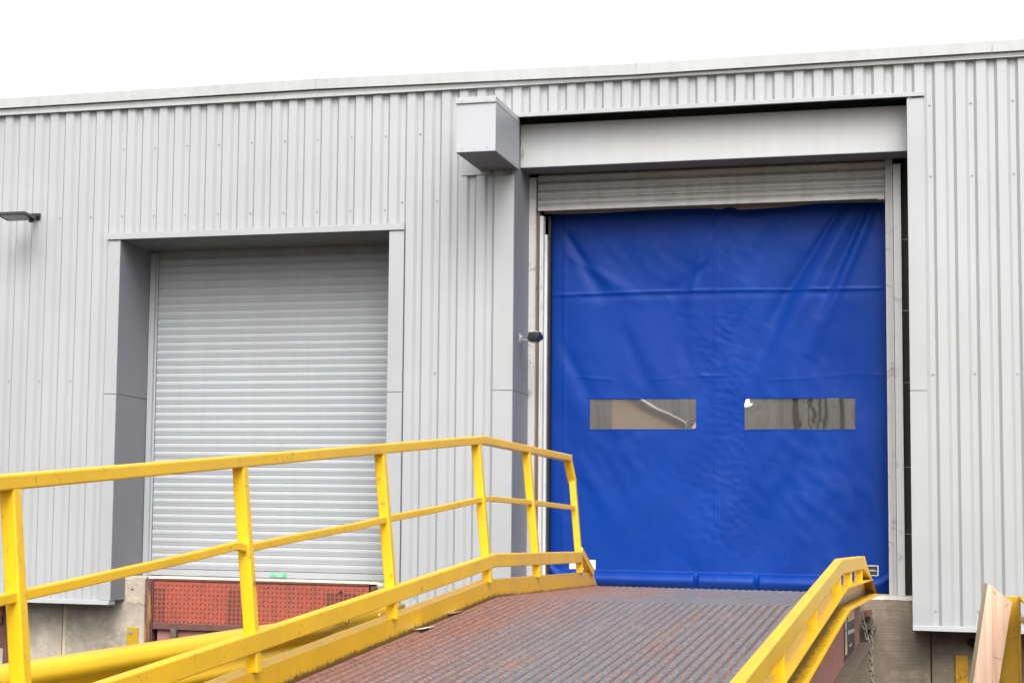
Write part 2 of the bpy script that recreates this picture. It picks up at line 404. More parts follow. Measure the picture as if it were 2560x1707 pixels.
# reveals (thin folded sheets lining the openings)
def reveal(pts, name, mat, th=(.006,0,0)):
    r = MB(); q = [Vector(p) for p in pts]; d = Vector(th)
    r.hexa([*q, *[p+d for p in q]]) if len(q) == 4 else None
    return r.build(name, M[mat], WB)
for za, zb in ((.985,2.851),(2.855,4.272)):
    reveal([(-7.427,-.014,za),(-7.427,.30 if za<1 else .69,za),(-7.427,.30 if za<1 else .69,zb),(-7.427,-.014,zb)], 'side_reveal', 'reveal', (-.006,0,0))
reveal([(-7.43,.301,1.198),(-7.43,.69,1.198),(-7.43,.69,2.851),(-7.43,.301,2.851)], 'side_reveal', 'reveal', (-.006,0,0))
reveal([(-4.85,-.006,.99),(-4.85,.69,.99),(-4.85,.69,4.272),(-4.85,-.006,4.272)], 'side_reveal', 'reveal', (.006,0,0))
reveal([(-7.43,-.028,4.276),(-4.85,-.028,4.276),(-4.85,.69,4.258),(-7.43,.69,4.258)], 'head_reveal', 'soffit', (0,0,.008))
for za, zb in ((.985,2.861),(2.865,5.215)):
    reveal([(-3.727,-.014,za),(-3.727,.60,za),(-3.727,.60,zb),(-3.727,-.014,zb)], 'side_reveal', 'reveal', (-.006,0,0))
reveal([(-.484,-.012,.97),(-.484,.9,.97),(-.484,.9,5.21),(-.484,-.012,5.21)], 'side_reveal', 'reveal', (.006,0,0))
# header beam casing over the main bay
hb = MB(); hb.add([(-3.7265,.20,4.822),(-.4865,.20,4.822),(-.4865,.20,5.203),(-3.7265,.20,5.203),(-3.7265,.56,4.832),(-.4865,.56,4.832),(-.4865,.56,5.203),(-3.7265,.56,5.203)],
                  [(0,1,2,3),(0,4,5,1),(4,7,6,5),(0,3,7,4),(1,5,6,2),(3,2,6,7)])
hbo = hb.build('header_casing', M['header'], WB, bevel=.004)
cz = MB(); cz.hexa([(-3.724,.201,4.8195),(-.489,.201,4.8195),(-.489,.56,4.8295),(-3.724,.56,4.8295),(-3.724,.201,4.8215),(-.489,.201,4.8215),(-.489,.56,4.8315),(-3.724,.56,4.8315)]); cz.build('underside_shade', M['soffit'], hbo)  # thin dark sheet imitating the shade under the header
hk = MB(); hk.tube([(-3.70,.19,4.965),(-3.70,.16,4.965),(-3.695,.155,4.93)], .006, 8); hk.build('hook', M['screw'], hbo)
# projecting box housing at the left end of the header
bx = MB(); bx.box(-4.035,-3.702,-.83,.03,4.772,5.192)
bxo = bx.build('end_box', M['box'], WB, bevel=.003)
cz = MB(); cz.box(-4.032,-3.705,-.826,.02,4.7695,4.7715); cz.build('underside_shade', M['soffit'], bxo)  # dark sheet added to paint shade onto the box's underside
sp_ = MB(); sp_.box(-3.7018,-3.6995,-.826,.028,4.775,5.177); sp_.build('side_shade', M['sideshade'], bxo)  # darker sheet painting the dim right face of the box
cp = MB(); cp.box(-4.040,-3.697,-.845,.03,5.178,5.228); cp.build('lid', M['box'], bxo, bevel=.003)
for x, y, z in ((-3.99,-.848,5.195),(-3.77,-.848,5.193),(-3.985,-.834,4.80),(-3.88,-.834,4.80),(-3.77,-.834,4.802)):
    bs = MB(); bs.tube([(x,y,z),(x,y+.006,z)], .006, 8); bs.build('rivet', M['screw'], bxo)
pl = MB(); pl.box(-4.20,-3.95,-.010,-.001,4.735,5.0); pl.build('backing_plate', M['trim'], WB, bevel=.002)
# drip sill at the foot of the cladding
for xa, xb in ((-11.5,-7.436), (-4.848,-3.732), (-.484,3.2)):
    d = MB(); zb_ = .944
    d.hexa([(xa,-.040,zb_),(xb,-.040,zb_),(xb,.10,zb_),(xa,.10,zb_),(xa,-.036,zb_+.038),(xb,-.036,zb_+.038),(xb,.10,zb_+.050),(xa,.10,zb_+.050)])
    d.build('drip_sill', M['clad'], WB, bevel=.002)
# cladding screws: every second valley, three rows
scm = MB(); scm.tube([(0,-.007,0),(0,0,0)], .0055, 8); scm.tube([(0,-.0025,0),(0,.001,0)], .0085, 10)
sc0 = None
def screw(x, y, z):
    global sc0
    if sc0 is None:
        sc0 = scm.build('screw', M['screw'], WB); o = sc0
    else:
        o = sc0.copy(); COL.objects.link(o); o.parent = WB
    o.location = Vector((x, y, z))-WB.location
def valley(x):
    k = round((x-X0-.72*PITCH)/PITCH); return X0+(k+.72)*PITCH
for k in range(0, 12):
    x = valley(-8.39+k*2*PITCH)
    if x > -4.9: break
    screw(x, .026, 4.51-.004*k)
for k in range(0, 14):
    x = valley(-7.43+k*2*PITCH)
    if x < -4.4: screw(x, .026, 5.13+random.uniform(-.006,.006))
for x in (-4.77,-4.45): screw(valley(x), .026, 4.53)
for x in (-8.77,-8.60,-8.28,-7.96): screw(valley(x), .026, 2.98)
for x in (-4.76,-4.45): screw(valley(x), .026, 3.02)
for x in (-7.90,-7.74): screw(valley(x), .026, 1.095)
for x in (-4.60,-4.28): screw(valley(x), .026, 1.09)
for z in (5.16,4.57,2.97,1.10):
    for x in (-.31,.01,.33): screw(valley(x), .026, z+random.uniform(-.006,.006))


# ---- left roller shutter
def slat_curtain(x0, x1, y, z0, z1, pitch, depth, sag=0):
    """rolled curved slats"""
    prof = []
    z = z1; n = int(round((z1-z0)/pitch)); p = (z1-z0)/n
    for k in range(n):
        zt = z1-k*p
        for f_, d_ in ((0,.0),(.05,.0),(.10,-.28),(.22,-.72),(.38,-1.0),(.54,-.92),(.70,-.62),(.82,-.40),(.90,-.42),(.965,-.30),(.99,.25)):
            prof.append((zt-f_*p, y+d_*depth))
    prof.append((z0, y))
    mb = MB(); nx = 6
    for i in range(nx):
        a = x0+(x1-x0)*i/nx; b = x0+(x1-x0)*(i+1)/nx
        o = len(mb.v)
        for z_, y_ in prof: mb.v += [(a,y_,z_),(b,y_,z_)]
        for q in range(len(prof)-1): mb.f.append([o+2*q, o+2*q+1, o+2*q+3, o+2*q+2]); mb.mi.append(0)
    return mb
sc = slat_curtain(-7.345, -4.86, .70, 1.265, 4.20, .0735, .0105)
sho = sc.build('roller_shutter', M['galv'], WB)
sho['label'] = 'closed galvanised roller shutter filling the left loading bay'
bb = MB(); bb.box(-7.345,-4.86,.675,.70,1.206,1.262); bb.build('bottom_rail', M['galv'], sho, bevel=.003)
gr = MB(); gr.box(-7.424,-7.372,.66,.70,1.20,4.25); gr.box(-7.372,-7.352,.690,.72,1.20,4.25); gr.build('guide_rail', M['galv'], sho, bevel=.002)
gr = MB(); gr.box(-4.90,-4.852,.64,.668,1.20,4.25); gr.build('guide_rail', M['galv'], sho, bevel=.002)
hd = MB(); hd.box(-7.424,-4.852,.71,.80,4.15,4.262); hd.build('head_plate', M['galvdirty'], sho)
gl = MB(); gl.box(-6.145,-5.988,.670,.6745,1.215,1.253); glo = gl.build('green_label', M['green'], sho)
gp = MB()
gp.tube([(-6.13,.6695,1.238),(-6.13,.6685,1.238)], .006, 8)
for k in range(8): gp.box(-6.11+k*.011,-6.103+k*.011,.6688,.6698,1.236,1.245)
gp.box(-6.075,-6.035,.6688,.6698,1.219,1.225); gp.build('label_print', M['white'], glo)

# ---- shutter above the fabric door (rolled most of the way up)
sc = slat_curtain(-3.655, -.688, .615, 4.535, 4.84, .0775, .030)
s2 = sc.build('roller_shutter', M['galvdirty'], WB)
s2['label'] = 'grimy roller shutter rolled nearly all the way up above the blue door'
bb = MB(); bb.box(-3.655,-.690,.585,.612,4.502,4.535); bb.box(-.745,-.690,.580,.612,4.493,4.502); bb.build('bottom_rail', M['galvdirty'], s2, bevel=.003)
def vbox(x0, x1, y0, y1, z0, z1, name, mat, par):
    q = MB(); q.box(x0, x1, y0, y1, z0, z1); return q.build(name, M[mat], par, bevel=.002)
vbox(-.684,-.6225,.57,.66,1.196,4.83,'guide_rail','guidegrey',s2)
vbox(-3.732+.004,-3.668,.565,.70,1.196,4.80,'guide_rail','guidegrey',s2)
vbox(-.6185,-.557,.545,.575,1.196,4.785,'door_post','guidewhite',WB)
vbox(-.557,-.50,.70,.75,1.196,4.83,'door_post','interior',WB)  # dark strip filling the gap, its shade put into the colour
vbox(-3.666,-3.640,.62,.70,1.196,4.50,'packing_strip','rustgap',WB)
vbox(-3.640,-3.608,.61,.70,1.196,4.46,'door_post','guidewhite',WB)
vbox(-3.606,-3.583,.66,.74,1.196,4.30,'door_post','guidewhite',WB)
vbox(-3.582,-3.562,.70,.76,1.196,4.47,'rubber_seal','dark',WB)
# little wall ties in the dark gap on the right
for z in (1.7,2.25,2.95,3.55,4.15):
    tie = MB(); tie.box(-.556,-.492,.60,.606,z,z+.005); tie.build('wall_tie', M['screw'], WB)

# ---- blue fabric high-speed door
XL, XR, ZBt, ZTp = -3.562, -.684, 1.200, 4.62
YD = .78; DSH = .11; KSH = (16+YD+DSH)/(16+YD)
def ridge(x, z, p0, p1, w, amp, taper=True):
    d = Vector((p1[0]-p0[0], p1[1]-p0[1])); l = d.length; d /= l
    r = Vector((x-p0[0], z-p0[1])); t = r.dot(d)/l; s_ = r.x*d.y-r.y*d.x
    if t < -.1 or t > 1.1: return 0
    tt = min(1, max(0, t)); env = math.sin(PI*min(1, max(0, (t+.1)/1.2)))**.6
    ww = w*(.62+.9*tt) if taper else w
    return amp*env*math.exp(-(s_/ww)**2)
RID = [((-.95,4.48),(-1.75,2.95),.070,-.030),((-1.07,4.46),(-1.62,3.55),.040,.022),((-.78,4.48),(-1.30,3.30),.055,-.026),((-.86,4.45),(-1.22,3.6),.034,.018),
       ((-1.45,3.95),(-2.05,2.30),.11,.026),((-1.25,3.75),(-1.70,2.0),.12,-.022),((-1.0,3.5),(-1.25,2.2),.10,.016),
       ((-3.42,4.30),(-3.10,3.75),.05,.024),((-3.38,4.10),(-2.75,3.70),.05,-.012),((-3.45,3.3),(-3.05,2.5),.07,.012),((-3.3,2.3),(-2.8,1.5),.09,-.010),
       ((-2.2,4.0),(-2.5,3.75),.05,.012),((-2.25,4.1),(-2.35,3.6),.035,-.012),((-1.95,3.2),(-2.3,2.2),.09,-.012),((-1.3,2.5),(-1.85,1.35),.10,.020),((-1.05,2.6),(-1.45,1.35),.09,-.018),
       ((-1.6,2.5),(-2.25,1.5),.09,-.014),((-.95,1.9),(-1.05,1.35),.05,.012),((-2.9,3.4),(-2.6,2.7),.08,.010),((-2.45,3.5),(-2.7,2.9),.07,-.008),((-2.05,4.42),(-2.3,4.05),.06,-.012),
       ((-1.55,4.4),(-1.85,3.9),.06,.012),((-1.75,3.75),(-2.15,3.1),.05,.011),((-2.9,2.5),(-2.2,2.95),.05,.006)]
def cloth_y(x, z):
    y = 0
    for r_ in RID: y += .92*ridge(x, z, *r_)
    v = Vector((x*.9, z*.55, 3.1))
    y += .022*noise.noise(v*1.3)
    y += .010*noise.noise(Vector((x*3.0+z*1.1, z*1.6-x*.5, 0)))
    rg = max(0, noise.noise(Vector((x*1.2, z*1.2, 9)))+.25)
    y += .0075*rg*noise.noise(Vector((x*9+z*4, z*7, 5)))
    # crumple near the middle line
    cm = math.exp(-((x+2.05)/.28)**2)*(1 if 1.5 < z < 3.6 else .3)
    y += .003*cm*noise.noise(Vector((x*16+z*9, z*20, 2)))
    # welded seam with puckers
    ds = z-3.775-.008*math.sin(x*2)
    pk = .5+.5*noise.noise(Vector((x*7, 0, 1)))
    y += -.008*math.exp(-(ds/.012)**2)*(.5+pk)+.010*pk*math.exp(-((ds+.03)/.03)**2)*(1 if -3.3 < x < -1.0 else .2)
    y += -.003*math.exp(-((z-3.02-.02*math.sin(x*5))/.01)**2)*max(0, noise.noise(Vector((x*3,4,1)))+.2)*2
    for xs in (-3.437,-3.455,-2.125,-2.098,-.755,-.735):
        y += -.003*math.exp(-((x-xs)/.007)**2)
    # stiff margins
    e = min(1, (x-XL)/.12, (XR-x)/.10)
    return y*(.25+.75*max(0, e))
holes = [(-3.217,-2.287,2.575,2.837), (-1.871,-.954,2.575,2.837)]
def brk(vals, a, b, n):
    xs = sorted(set([a+(b-a)*i/n for i in range(n+1)]+vals)); out = []
    for x in xs:
        if out and x-out[-1] < (b-a)/n*.3:
            if x in vals: out[-1] = x
            continue
        out.append(x)
    return out
xs = brk([h[0] for h in holes]+[h[1] for h in holes], XL, XR, 300)
zs = brk([2.575, 2.837], 1.345, ZTp, 330)
fb = MB(); nx, nz = len(xs), len(zs)
# hem roll below z=1.345: extra rows round a bulge
hem = [(0,1.340,-.006),(0,1.332,-.022),(0,1.316,-.042),(0,1.298,-.056),(0,1.282,-.065),(0,1.268,-.069),(0,1.255,-.066),(0,1.240,-.054),(0,1.222,-.034),(0,1.206,-.014),(0,1.199,-.002)]
rows = [('h', z_, y_) for _, z_, y_ in reversed(hem)]+[('c', z_, 0) for z_ in zs]
for kind, z_, yo in rows:
    for x in xs:
        if kind == 'c':
            lift = max(0, 1-(z_-1.345)/.25)
            fb.v.append((x, YD+cloth_y(x, z_), z_))
        else:
            e = min((x-XL)/.16, (XR-x)/.16, 1); up = (1-max(0, e))**2*.075
            nt_ = 0
            for xn in (-2.285,-1.775): nt_ += math.exp(-((x-xn)/.016)**2)
            wob = 1+.10*noise.noise(Vector((x*4, 0, 7)))
            fb.v.append((x, YD+cloth_y(x,1.345)+yo*wob*(1-.75*nt_)*(.55+.45*max(0,e)), z_+up*(1 if z_ > 1.21 else .2)+.010*nt_))
nr = len(rows)
for j in range(nr-1):
    for i in range(nx-1):
        xm = (xs[i]+xs[i+1])/2; zm = (rows[j][1]+rows[j+1][1])/2
        if any(a < xm < b and c_ < zm < d_ for a, b, c_, d_ in holes): continue
        fb.f.append([j*nx+i, j*nx+i+1, (j+1)*nx+i+1, (j+1)*nx+i]); fb.mi.append(0)
fdo = fb.back().build('fabric_door', M['blue'], WB, smooth=True)
fdo['label'] = 'closed bright blue fabric door with two small clear windows'
# vision panels: slightly buckled clear sheet, with facets where it creases
def pane(x0, x1, z0, z1, fn):
    p = MB(); nx_, nz_ = 90, 26
    for j in range(nz_+1):
        for i in range(nx_+1):
            u = i/nx_; w = j/nz_; x = x0-.004+(x1-x0+.008)*u; z = z0-.004+(z1-z0+.008)*w
            p.v.append((x, YD+.006+(cloth_y(x0,z0)+cloth_y(x1,z0)+cloth_y(x0,z1)+cloth_y(x1,z1))/4+fn(u, w)*.25, z))
    for j in range(nz_):
        for i in range(nx_):
            a = j*(nx_+1)+i; p.f.append([a, a+1, a+nx_+2, a+nx_+1]); u = (i+.5)/nx_; w = (j+.5)/nz_
            p.mi.append(0)
    return p
def f1(u, w):
    return .0002*noise.noise(Vector((u*5, w*2, 1)))+.010*max(0, (u-.90)/.10)**2*max(0, (.35-w)/.35)**2*6
def f2(u, w):
    y = .0016*math.sin(u*40+2*noise.noise(Vector((u*5, w, 0))))*(.25+.35*u)
    y += .0016*math.exp(-((u-.60)/.07)**2)*noise.noise(Vector((u*22, w*5, 3)))
    y += .05*max(0, (.05-u)/.05)**2*max(0, (w-.75)/.25)**2
    y += .0015*max(0, .25-u)*noise.noise(Vector((u*12, w*5, 3)))*6
    return y
for (a, b_, c_, d_), fn in zip(holes, (f1, f2)):
    po = pane(a, b_, c_, d_, fn).back().build('vision_panel', M['pvc'], fdo, smooth=True)
    for q in ((a-.006,b_+.006,c_-.010,c_-.002),(a-.006,b_+.006,d_+.002,d_+.010)):
        n = 24; fr = MB()
        for k in range(n):
            xa = q[0]+(q[1]-q[0])*k/n; xb = q[0]+(q[1]-q[0])*(k+1)/n
            ya, yb = YD+cloth_y(xa, q[2])-.003, YD+cloth_y(xb, q[2])-.003
            fr.add([(xa,ya,q[2]),(xb,yb,q[2]),(xb,yb,q[3]),(xa,ya,q[3])], [(0,1,2,3)])
        fr.back().build('weld_edge', M['blue'], fdo)
def decal(x0, x1, z0, z1, name, mat, off, par):
    q = MB(); n = 10
    for k in range(n+1):
        x = x0+(x1-x0)*k/n; q.v += [(x, YD+cloth_y(x, z0)-off, z0), (x, YD+cloth_y(x, z1)-off, z1)]
    for k in range(n): q.f.append([2*k, 2*k+2, 2*k+3, 2*k+1]); q.mi.append(0)
    return q.back().build(name, M[mat], par)
decal(-3.392,-3.160,1.350,1.432,'white_label','white',.004,fdo)
w_ = decal(-.876,-.777,1.350,1.438,'square_label','white',.004,fdo)
decal(-.868,-.786,1.358,1.430,'square_label_field','blacksticker',.006,fdo)
q = MB()
for k, hh in enumerate((.007,.009,.012,.014,.015,.014,.012,.010,.009)):
    x = -.862+k*.0079; q.box(x, x+.0062, YD+cloth_y(x,1.39)-.0085, YD+cloth_y(x,1.39)-.0075, 1.388, 1.388+hh)
q.back().build('label_print', M['greyprint'], fdo)
# brush seal hanging under the rolled shutter, with a ragged lower edge
br = MB(); n = 60
for k in range(n+1):
    x = -3.62+(2.93)*k/n; zl = 4.494-.006*math.sin(k*.21)-.006*noise.noise(Vector((x*2.2,0,0)))+(.018 if abs(x+1.98) < .03 else 0)-.016*(k/n > .5)*(1-abs(k/n-.6)/.2 if abs(k/n-.6) < .2 else 0)
    br.v += [(x,.70,zl-.004),(x,.64,4.60),(x,.715,zl),(x,.715,4.60)]
for k in range(n):
    a = 4*k; br.f += [[a,a+4,a+5,a+1],[a+2,a+3,a+7,a+6],[a,a+2,a+6,a+4]]; br.mi += [0,0,0]
br.build('brush_seal', M['brush'], WB)

# ------------------------------------------------------------------ concrete dock
dk = empty('concrete_dock', (-4.0, .29, 0))
tag(dk, 'weathered concrete dock wall under the cladding, carrying the bays', 'dock wall')
YC = .29
c1 = MB(); c1.box(-12,-7.215,YC,.8,0,1.170); c1.build('left_wall', M['conc'], dk, bevel=.008)
c1 = MB(); c1.box(-5.02,-3.10,YC,.8,0,1.170); c1.build('middle_wall', M['conc'], dk, bevel=.008)
c1 = MB(); c1.box(-3.10,-.36,YC,.8,0,1.172); c1.build('right_wall', M['concboard'], dk, bevel=.008)
c1 = MB(); c1.box(-.352,.30,YC+.004,.8,0,1.172); c1.build('right_wall', M['concboard'], dk, bevel=.008)
c1 = MB(); c1.box(2.6,3.2,YC,.8,0,1.172); c1.build('right_wall', M['concboard'], dk)
c1 = MB(); c1.box(-7.2,-5.03,.5,.8,0,1.14); c1.build('pit_wall', M['redbrown'], dk)
# pale worn top slab with a chipped nose
def nose(x0, x1, y0=YC-.004, z0=1.168, z1=1.199, n=60):
    t_ = MB()
    for k in range(n+1):
        x = x0+(x1-x0)*k/n; e = .012*noise.noise(Vector((x*6,0,0))); e2 = .010*noise.noise(Vector((x*14,3,0)))
        t_.v += [(x,y0+.5*e,z0+e2*.6),(x,y0+.006+e,z1-.012+e2*.3),(x,y0+.03+e,z1-.003),(x,.9,z1+.001)]
    for k in range(n):
        a = 4*k
        for j in range(3): t_.f.append([a+j,a+4+j,a+5+j,a+1+j]); t_.mi.append(0)
    t_.build('top_slab', M['conctop'], dk)
nose(-7.43,-7.215, n=16); nose(-7.215,-5.0, y0=YC+.03, z0=1.180, z1=1.2015); nose(-5.0,-.30, n=120)
# rough broken patch at the head of the left pier
pt = MB(); pt.prism([(-7.420,.985),(-7.35,.945),(-7.28,.965),(-7.219,.93),(-7.219,1.19),(-7.420,1.19)], 'y', YC-.003, YC+.002)
pt.build('broken_patch', M['concpit'], dk)
jf = MB(); jf.box(-8.043,-8.012,YC-.006,YC+.01,.02,1.0); jf.build('joint_filler', M['sealant'], dk)
jf = MB(); jf.box(-8.052,-8.045,YC-.002,YC+.01,.02,1.0); jf.build('joint_gap', M['dark'], dk)
# pipe stub and hole in the right-hand wall
hl = MB(); hl.tube([(-.045,YC-.004,.853),(-.045,YC+.02,.853)], .034, 14); ho = hl.build('wall_hole', M['dark'], dk)
cb = MB()
for k in range(4): cb.tube([(-.05+.012*k,YC+.01,.862-.005*k),(-.045+.010*k,YC-.03,.850-.006*k),(-.052+.014*k,YC-.035,.815-.01*k)], .005, 6)
cb.build('cut_cables', M['black'], ho)

# ------------------------------------------------------------------ yellow guard angles on the dock face
def guard(x0, x1, ztop, mat='yellowsteps', bolt=True):
    o = empty('guard_angle', ((x0+x1)/2, YC-.02, 0))
    a = MB(); a.box(x0, x1, YC-.022, YC-.006, 0, ztop); a.box(x0, x0+.012, YC-.006, YC+.0, 0, ztop)
    a.build('angle_plate', M[mat], o, bevel=.003)
    if not bolt: return o
    b_ = MB(); b_.tube([(x0+.038,YC-.020,ztop-.045),(x0+.038,YC-.034,ztop-.045)], .013, 6); b_.tube([(x0+.038,YC-.020,ztop-.045),(x0+.038,YC-.026,ztop-.045)], .019, 12)
    b_.build('bolt', M['screw'], o)
    return o
tag(guard(-7.385,-7.278,.735), 'yellow steel strip with one bolt on the concrete pier left of the red dock plate', 'guard strip', 'yellow guard strips on the dock wall')
tag(guard(-.172,-.078,.745, 'yellowdull', False), 'weathered yellow steel strip on the brown concrete left of the leaning board', 'guard strip', 'yellow guard strips on the dock wall')

# ------------------------------------------------------------------ dock levellers
def leveller(x0, full=True):
    """x0 = left end of the pit frame"""
    r = empty('dock_leveller', (x0+1.1, .27, 0))
    pw = 2.055; px = x0+.085
    f_ = MB(); f_.box(x0, x0+.072, .262, .30, .10, 1.176); f_.box(x0+.060, x0+.078, .262, .50, .10, 1.176); f_.build('pit_angle', M['rustangle'], r, bevel=.003)
    f_ = MB(); f_.box(px+pw+.012, px+pw+.075, .275, .31, .10, 1.165); f_.build('pit_angle', M['redbrown'], r, bevel=.003)
    p = MB(); p.box(px, px+pw, .272, .284, .790, 1.168); po = p.build('lip_plate', M['red'], r)
    e_ = MB(); e_.box(px-.003, px+pw+.003, .262, .300, 1.166, 1.186); e_.build('hinge_edge', M['redbrown'], r, bevel=.004)
    e_ = MB(); e_.box(px-.003, px+pw+.003, .255, .31, .725, .790); e_.build('lip_foot', M['redbrown'], r, bevel=.008)
    lg = MB(); wear = lg; lp = .0405; nx_ = int(pw/lp); nz_ = int(.372/lp)
    for j in range(nz_+1):
        for i in range(nx_):
            x = px+.018+i*lp; z = .802+j*lp
            a = PI/4*(1 if (i+j) % 2 else -1)
            if x > px+pw-.02: continue
            l, w_ = .0170, .0056; ca, sa = math.cos(a), math.sin(a); y0 = .2715
            pts = []
            for du, dv, dy in ((-l,0,0),(0,-w_,0),(l,0,0),(0,w_,0),(-l*.6,0,-.004),(0,-w_*.4,-.005),(l*.6,0,-.004),(0,w_*.4,-.005)):
                pts.append((x+du*ca-dv*sa, y0+dy, z+du*sa+dv*ca))
            # rows where fork-lift tyres wore the pattern bare show darker, fatter lugs
            u = (x-px)/pw
            band = (.345 < u < .48 or .80 < u < .94 or u < .055) and (z < 1.09)
            tgt = lg
            tgt.add(pts, [(4,5,6,7),(0,1,5,4),(1,2,6,5),(2,3,7,6),(3,0,4,7)])
            if band:
                wear.box(x-.013, x+.013, .2665, .2716, z-.014, z+.012)
    lg.build('lug_pattern', M['lug'], po)
    k_ = MB(); k_.box(px+.19, px+.245, .225, .27, .655, .725); k_.box(px+.18, px+.235, .235, .275, .72, .738); k_.build('lip_keeper', M['pinkdark'], r, bevel=.004)
    u_ = MB(); u_.box(px+.03, px+pw-.03, .30, .33, .55, .722); u_.build('front_beam', M['pink'], r, bevel=.003)
    u_ = MB(); u_.box(px+.0, px+pw, .40, .45, .05, .70); u_.build('pit_shield', M['redbrown'], r)
    hp = MB(); hp.add([(px+1.77,.2700,1.096),(px+1.795,.2700,1.075),(px+1.82,.2700,1.10),(px+1.795,.2700,1.122)], [(0,1,2,3)]); hp.build('pin_hole', M['dark'], po)
    return r
l0 = leveller(-7.213)
tag(l0, 'red chequer-plate dock leveller lip hanging below the closed left roller shutter', 'dock leveller', 'red dock levellers in the dock wall')
l1 = copy_tree(l0); l1.location.x = -8.62-1.085
tag(l1, 'dark red dock leveller mostly out of frame at the left edge behind the handrail post', 'dock leveller', 'red dock levellers in the dock wall')
l2 = copy_tree(l0); l2.location.x = .30+1.1
tag(l2, 'dark red dock leveller in shadow at the right edge, behind the yellow steps', 'dock leveller', 'red dock levellers in the dock wall')
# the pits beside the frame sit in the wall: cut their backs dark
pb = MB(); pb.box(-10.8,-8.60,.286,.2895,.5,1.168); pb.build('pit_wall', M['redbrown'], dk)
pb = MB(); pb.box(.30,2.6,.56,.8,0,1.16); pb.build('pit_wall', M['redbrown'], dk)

# ------------------------------------------------------------------ loading ramp
YK = -3.85; SL = .072; Y1 = -.42; YE = -19.5
def zd(y): return 1.237 if y >= YK else 1.237-SL*(YK-y)
def pth(x, ya, yb, dz=0):
    ys = sorted({ya, yb} | ({YK} if ya < YK < yb else set()) | {ya+(yb-ya)*k/40 for k in range(41)})
    return [(x, y, zd(y)+dz) for y in ys]
RP = empty('loading_ramp', (-1.9, YK, 0))
tag(RP, 'long yellow railed steel yard ramp with rusty ribbed deck leading up to the blue door', 'loading ramp')
# deck: lengthways plank ribs with cross serrations, over a rusty bed
XA, XB = -2.945, -.84
bed = MB(); bed.sweep([(0,-.030),(XB-XA,-.030),(XB-XA,-.008),(0,-.008)], pth(XA, YE, Y1))
bed.build('deck_bed', M['deckgroove'], RP)
dkm = MB(); npl = 40; pw = (XB-XA)/npl
yy = []; y = YE
while y < Y1:
    yy.append(y); y += .074 if y > -12 else .25
yy.append(Y1)
ser = .0022
for k in range(npl):
    x0 = XA+k*pw+.005; x1 = XA+(k+1)*pw-.006; o = len(dkm.v); cnt = 0
    jog = .10*noise.noise(Vector((k*3.7,0,0)))
    for y in yy:
        fine = y > -12
        rows_ = ((0,-.003),(.012,ser),(.048,ser),(.060,-.003)) if fine else ((0,0),(.1,0))
        for dy, dz in rows_:
            z = zd(y+dy)-.001
            dkm.v += [(x0,y+dy,z-.010),(x0+.006,y+dy,z-.002+dz*.7),((x0+x1)/2,y+dy,z+dz+.001),(x1-.006,y+dy,z-.002+dz*.7),(x1,y+dy,z-.010)]; cnt += 1
    for r_ in range(cnt-1):
        for c_ in range(4):
            a = o+r_*5+c_; dkm.f.append([a,a+1,a+6,a+5]); dkm.mi.append(0)
do = dkm.build('ramp_deck', M['deck'], RP)
# lip resting on the dock
lp = MB(); lp.hexa([(-2.90,Y1,1.205),(-.87,Y1,1.205),(-.87,.42,1.200),(-2.90,.42,1.200),(-2.90,Y1,1.230),(-.87,Y1,1.230),(-.87,.42,1.209),(-2.90,.42,1.209)])
lp.build('dock_lip', M['deckgroove'], RP, bevel=.002)

def grime_attr(o, fn):
    me = o.data; at_ = me.attributes.new('grime', 'FLOAT', 'POINT')
    for i, v_ in enumerate(me.vertices): at_.data[i].value = fn(o.matrix_world @ v_.co if False else v_.co)
def channel(x, sgn, ya, yb, ztop=.111, zbot=-.14, fl=.085, t_=.009, endcut=.16):
    """C section: web at x, flanges towards sgn; extra rows so grime can fade"""
    c_ = MB(); ys = [p[1] for p in pth(0, ya, yb)]
    zr = [zbot, -.03, 0, .02, .045, .07, ztop]
    ob = len(c_.v)
    prof = [(x+sgn*fl, ztop-t_), (x+sgn*fl, ztop)]+[(x, z_) for z_ in reversed(zr)]+[(x+sgn*fl, zbot), (x+sgn*fl, zbot+t_), (x+sgn*t_, zbot+t_), (x+sgn*t_, ztop-t_)]
    n = len(prof)
    for k, y in enumerate(ys):
        for (px_, pz) in prof:
            yy_ = y
            yy_ = min(y, ys[-1]-endcut*max(0, (pz+.02)/(ztop+.02)))
            c_.v.append((px_, yy_, zd(y)+pz))
    for k in range(len(ys)-1):
        for i in range(n): c_.f.append([ob+k*n+i, ob+k*n+(i+1)%n, ob+(k+1)*n+(i+1)%n, ob+(k+1)*n+i]); c_.mi.append(0)
    return c_
# left kerb
kb = channel(-2.95, -1, YE, -.20, ztop=.111, zbot=-.16, endcut=.28); kl = kb.build('kerb_channel', M['kerb'], RP)
def gl_(co):
    wy = co.y; dz = co.z-zd(wy)
    base = .92 if dz < .004 else (.55 if dz < .025 else (.30 if dz < .05 else .08))
    if dz > .10: base = .22
    if wy > YK+.4: base *= .8
    return base
grime_attr(kl, gl_)
# right kerb: outer side seen, grime on the lower flange
kb = channel(-.830, 1, YE, -.20, ztop=.117, zbot=-.012, fl=.088, t_=.008, endcut=.62); kr = kb.build('kerb_channel', M['kerb'], RP)
def gr_(co):
    wy = co.y; wx = co.x; dz = co.z-zd(wy)
    if dz < .01 and wx > -.80: return .42
    if dz < .01: return .95
    return .05 if dz > .1 else .38
grime_attr(kr, gr_)
lip_ = MB(); lip_.sweep([(0,-.018),(.030,-.018),(.030,-.010),(0,-.010)], pth(-.757, YE, -.30)); lip_.build('kerb_edge', M['yellow'], RP)
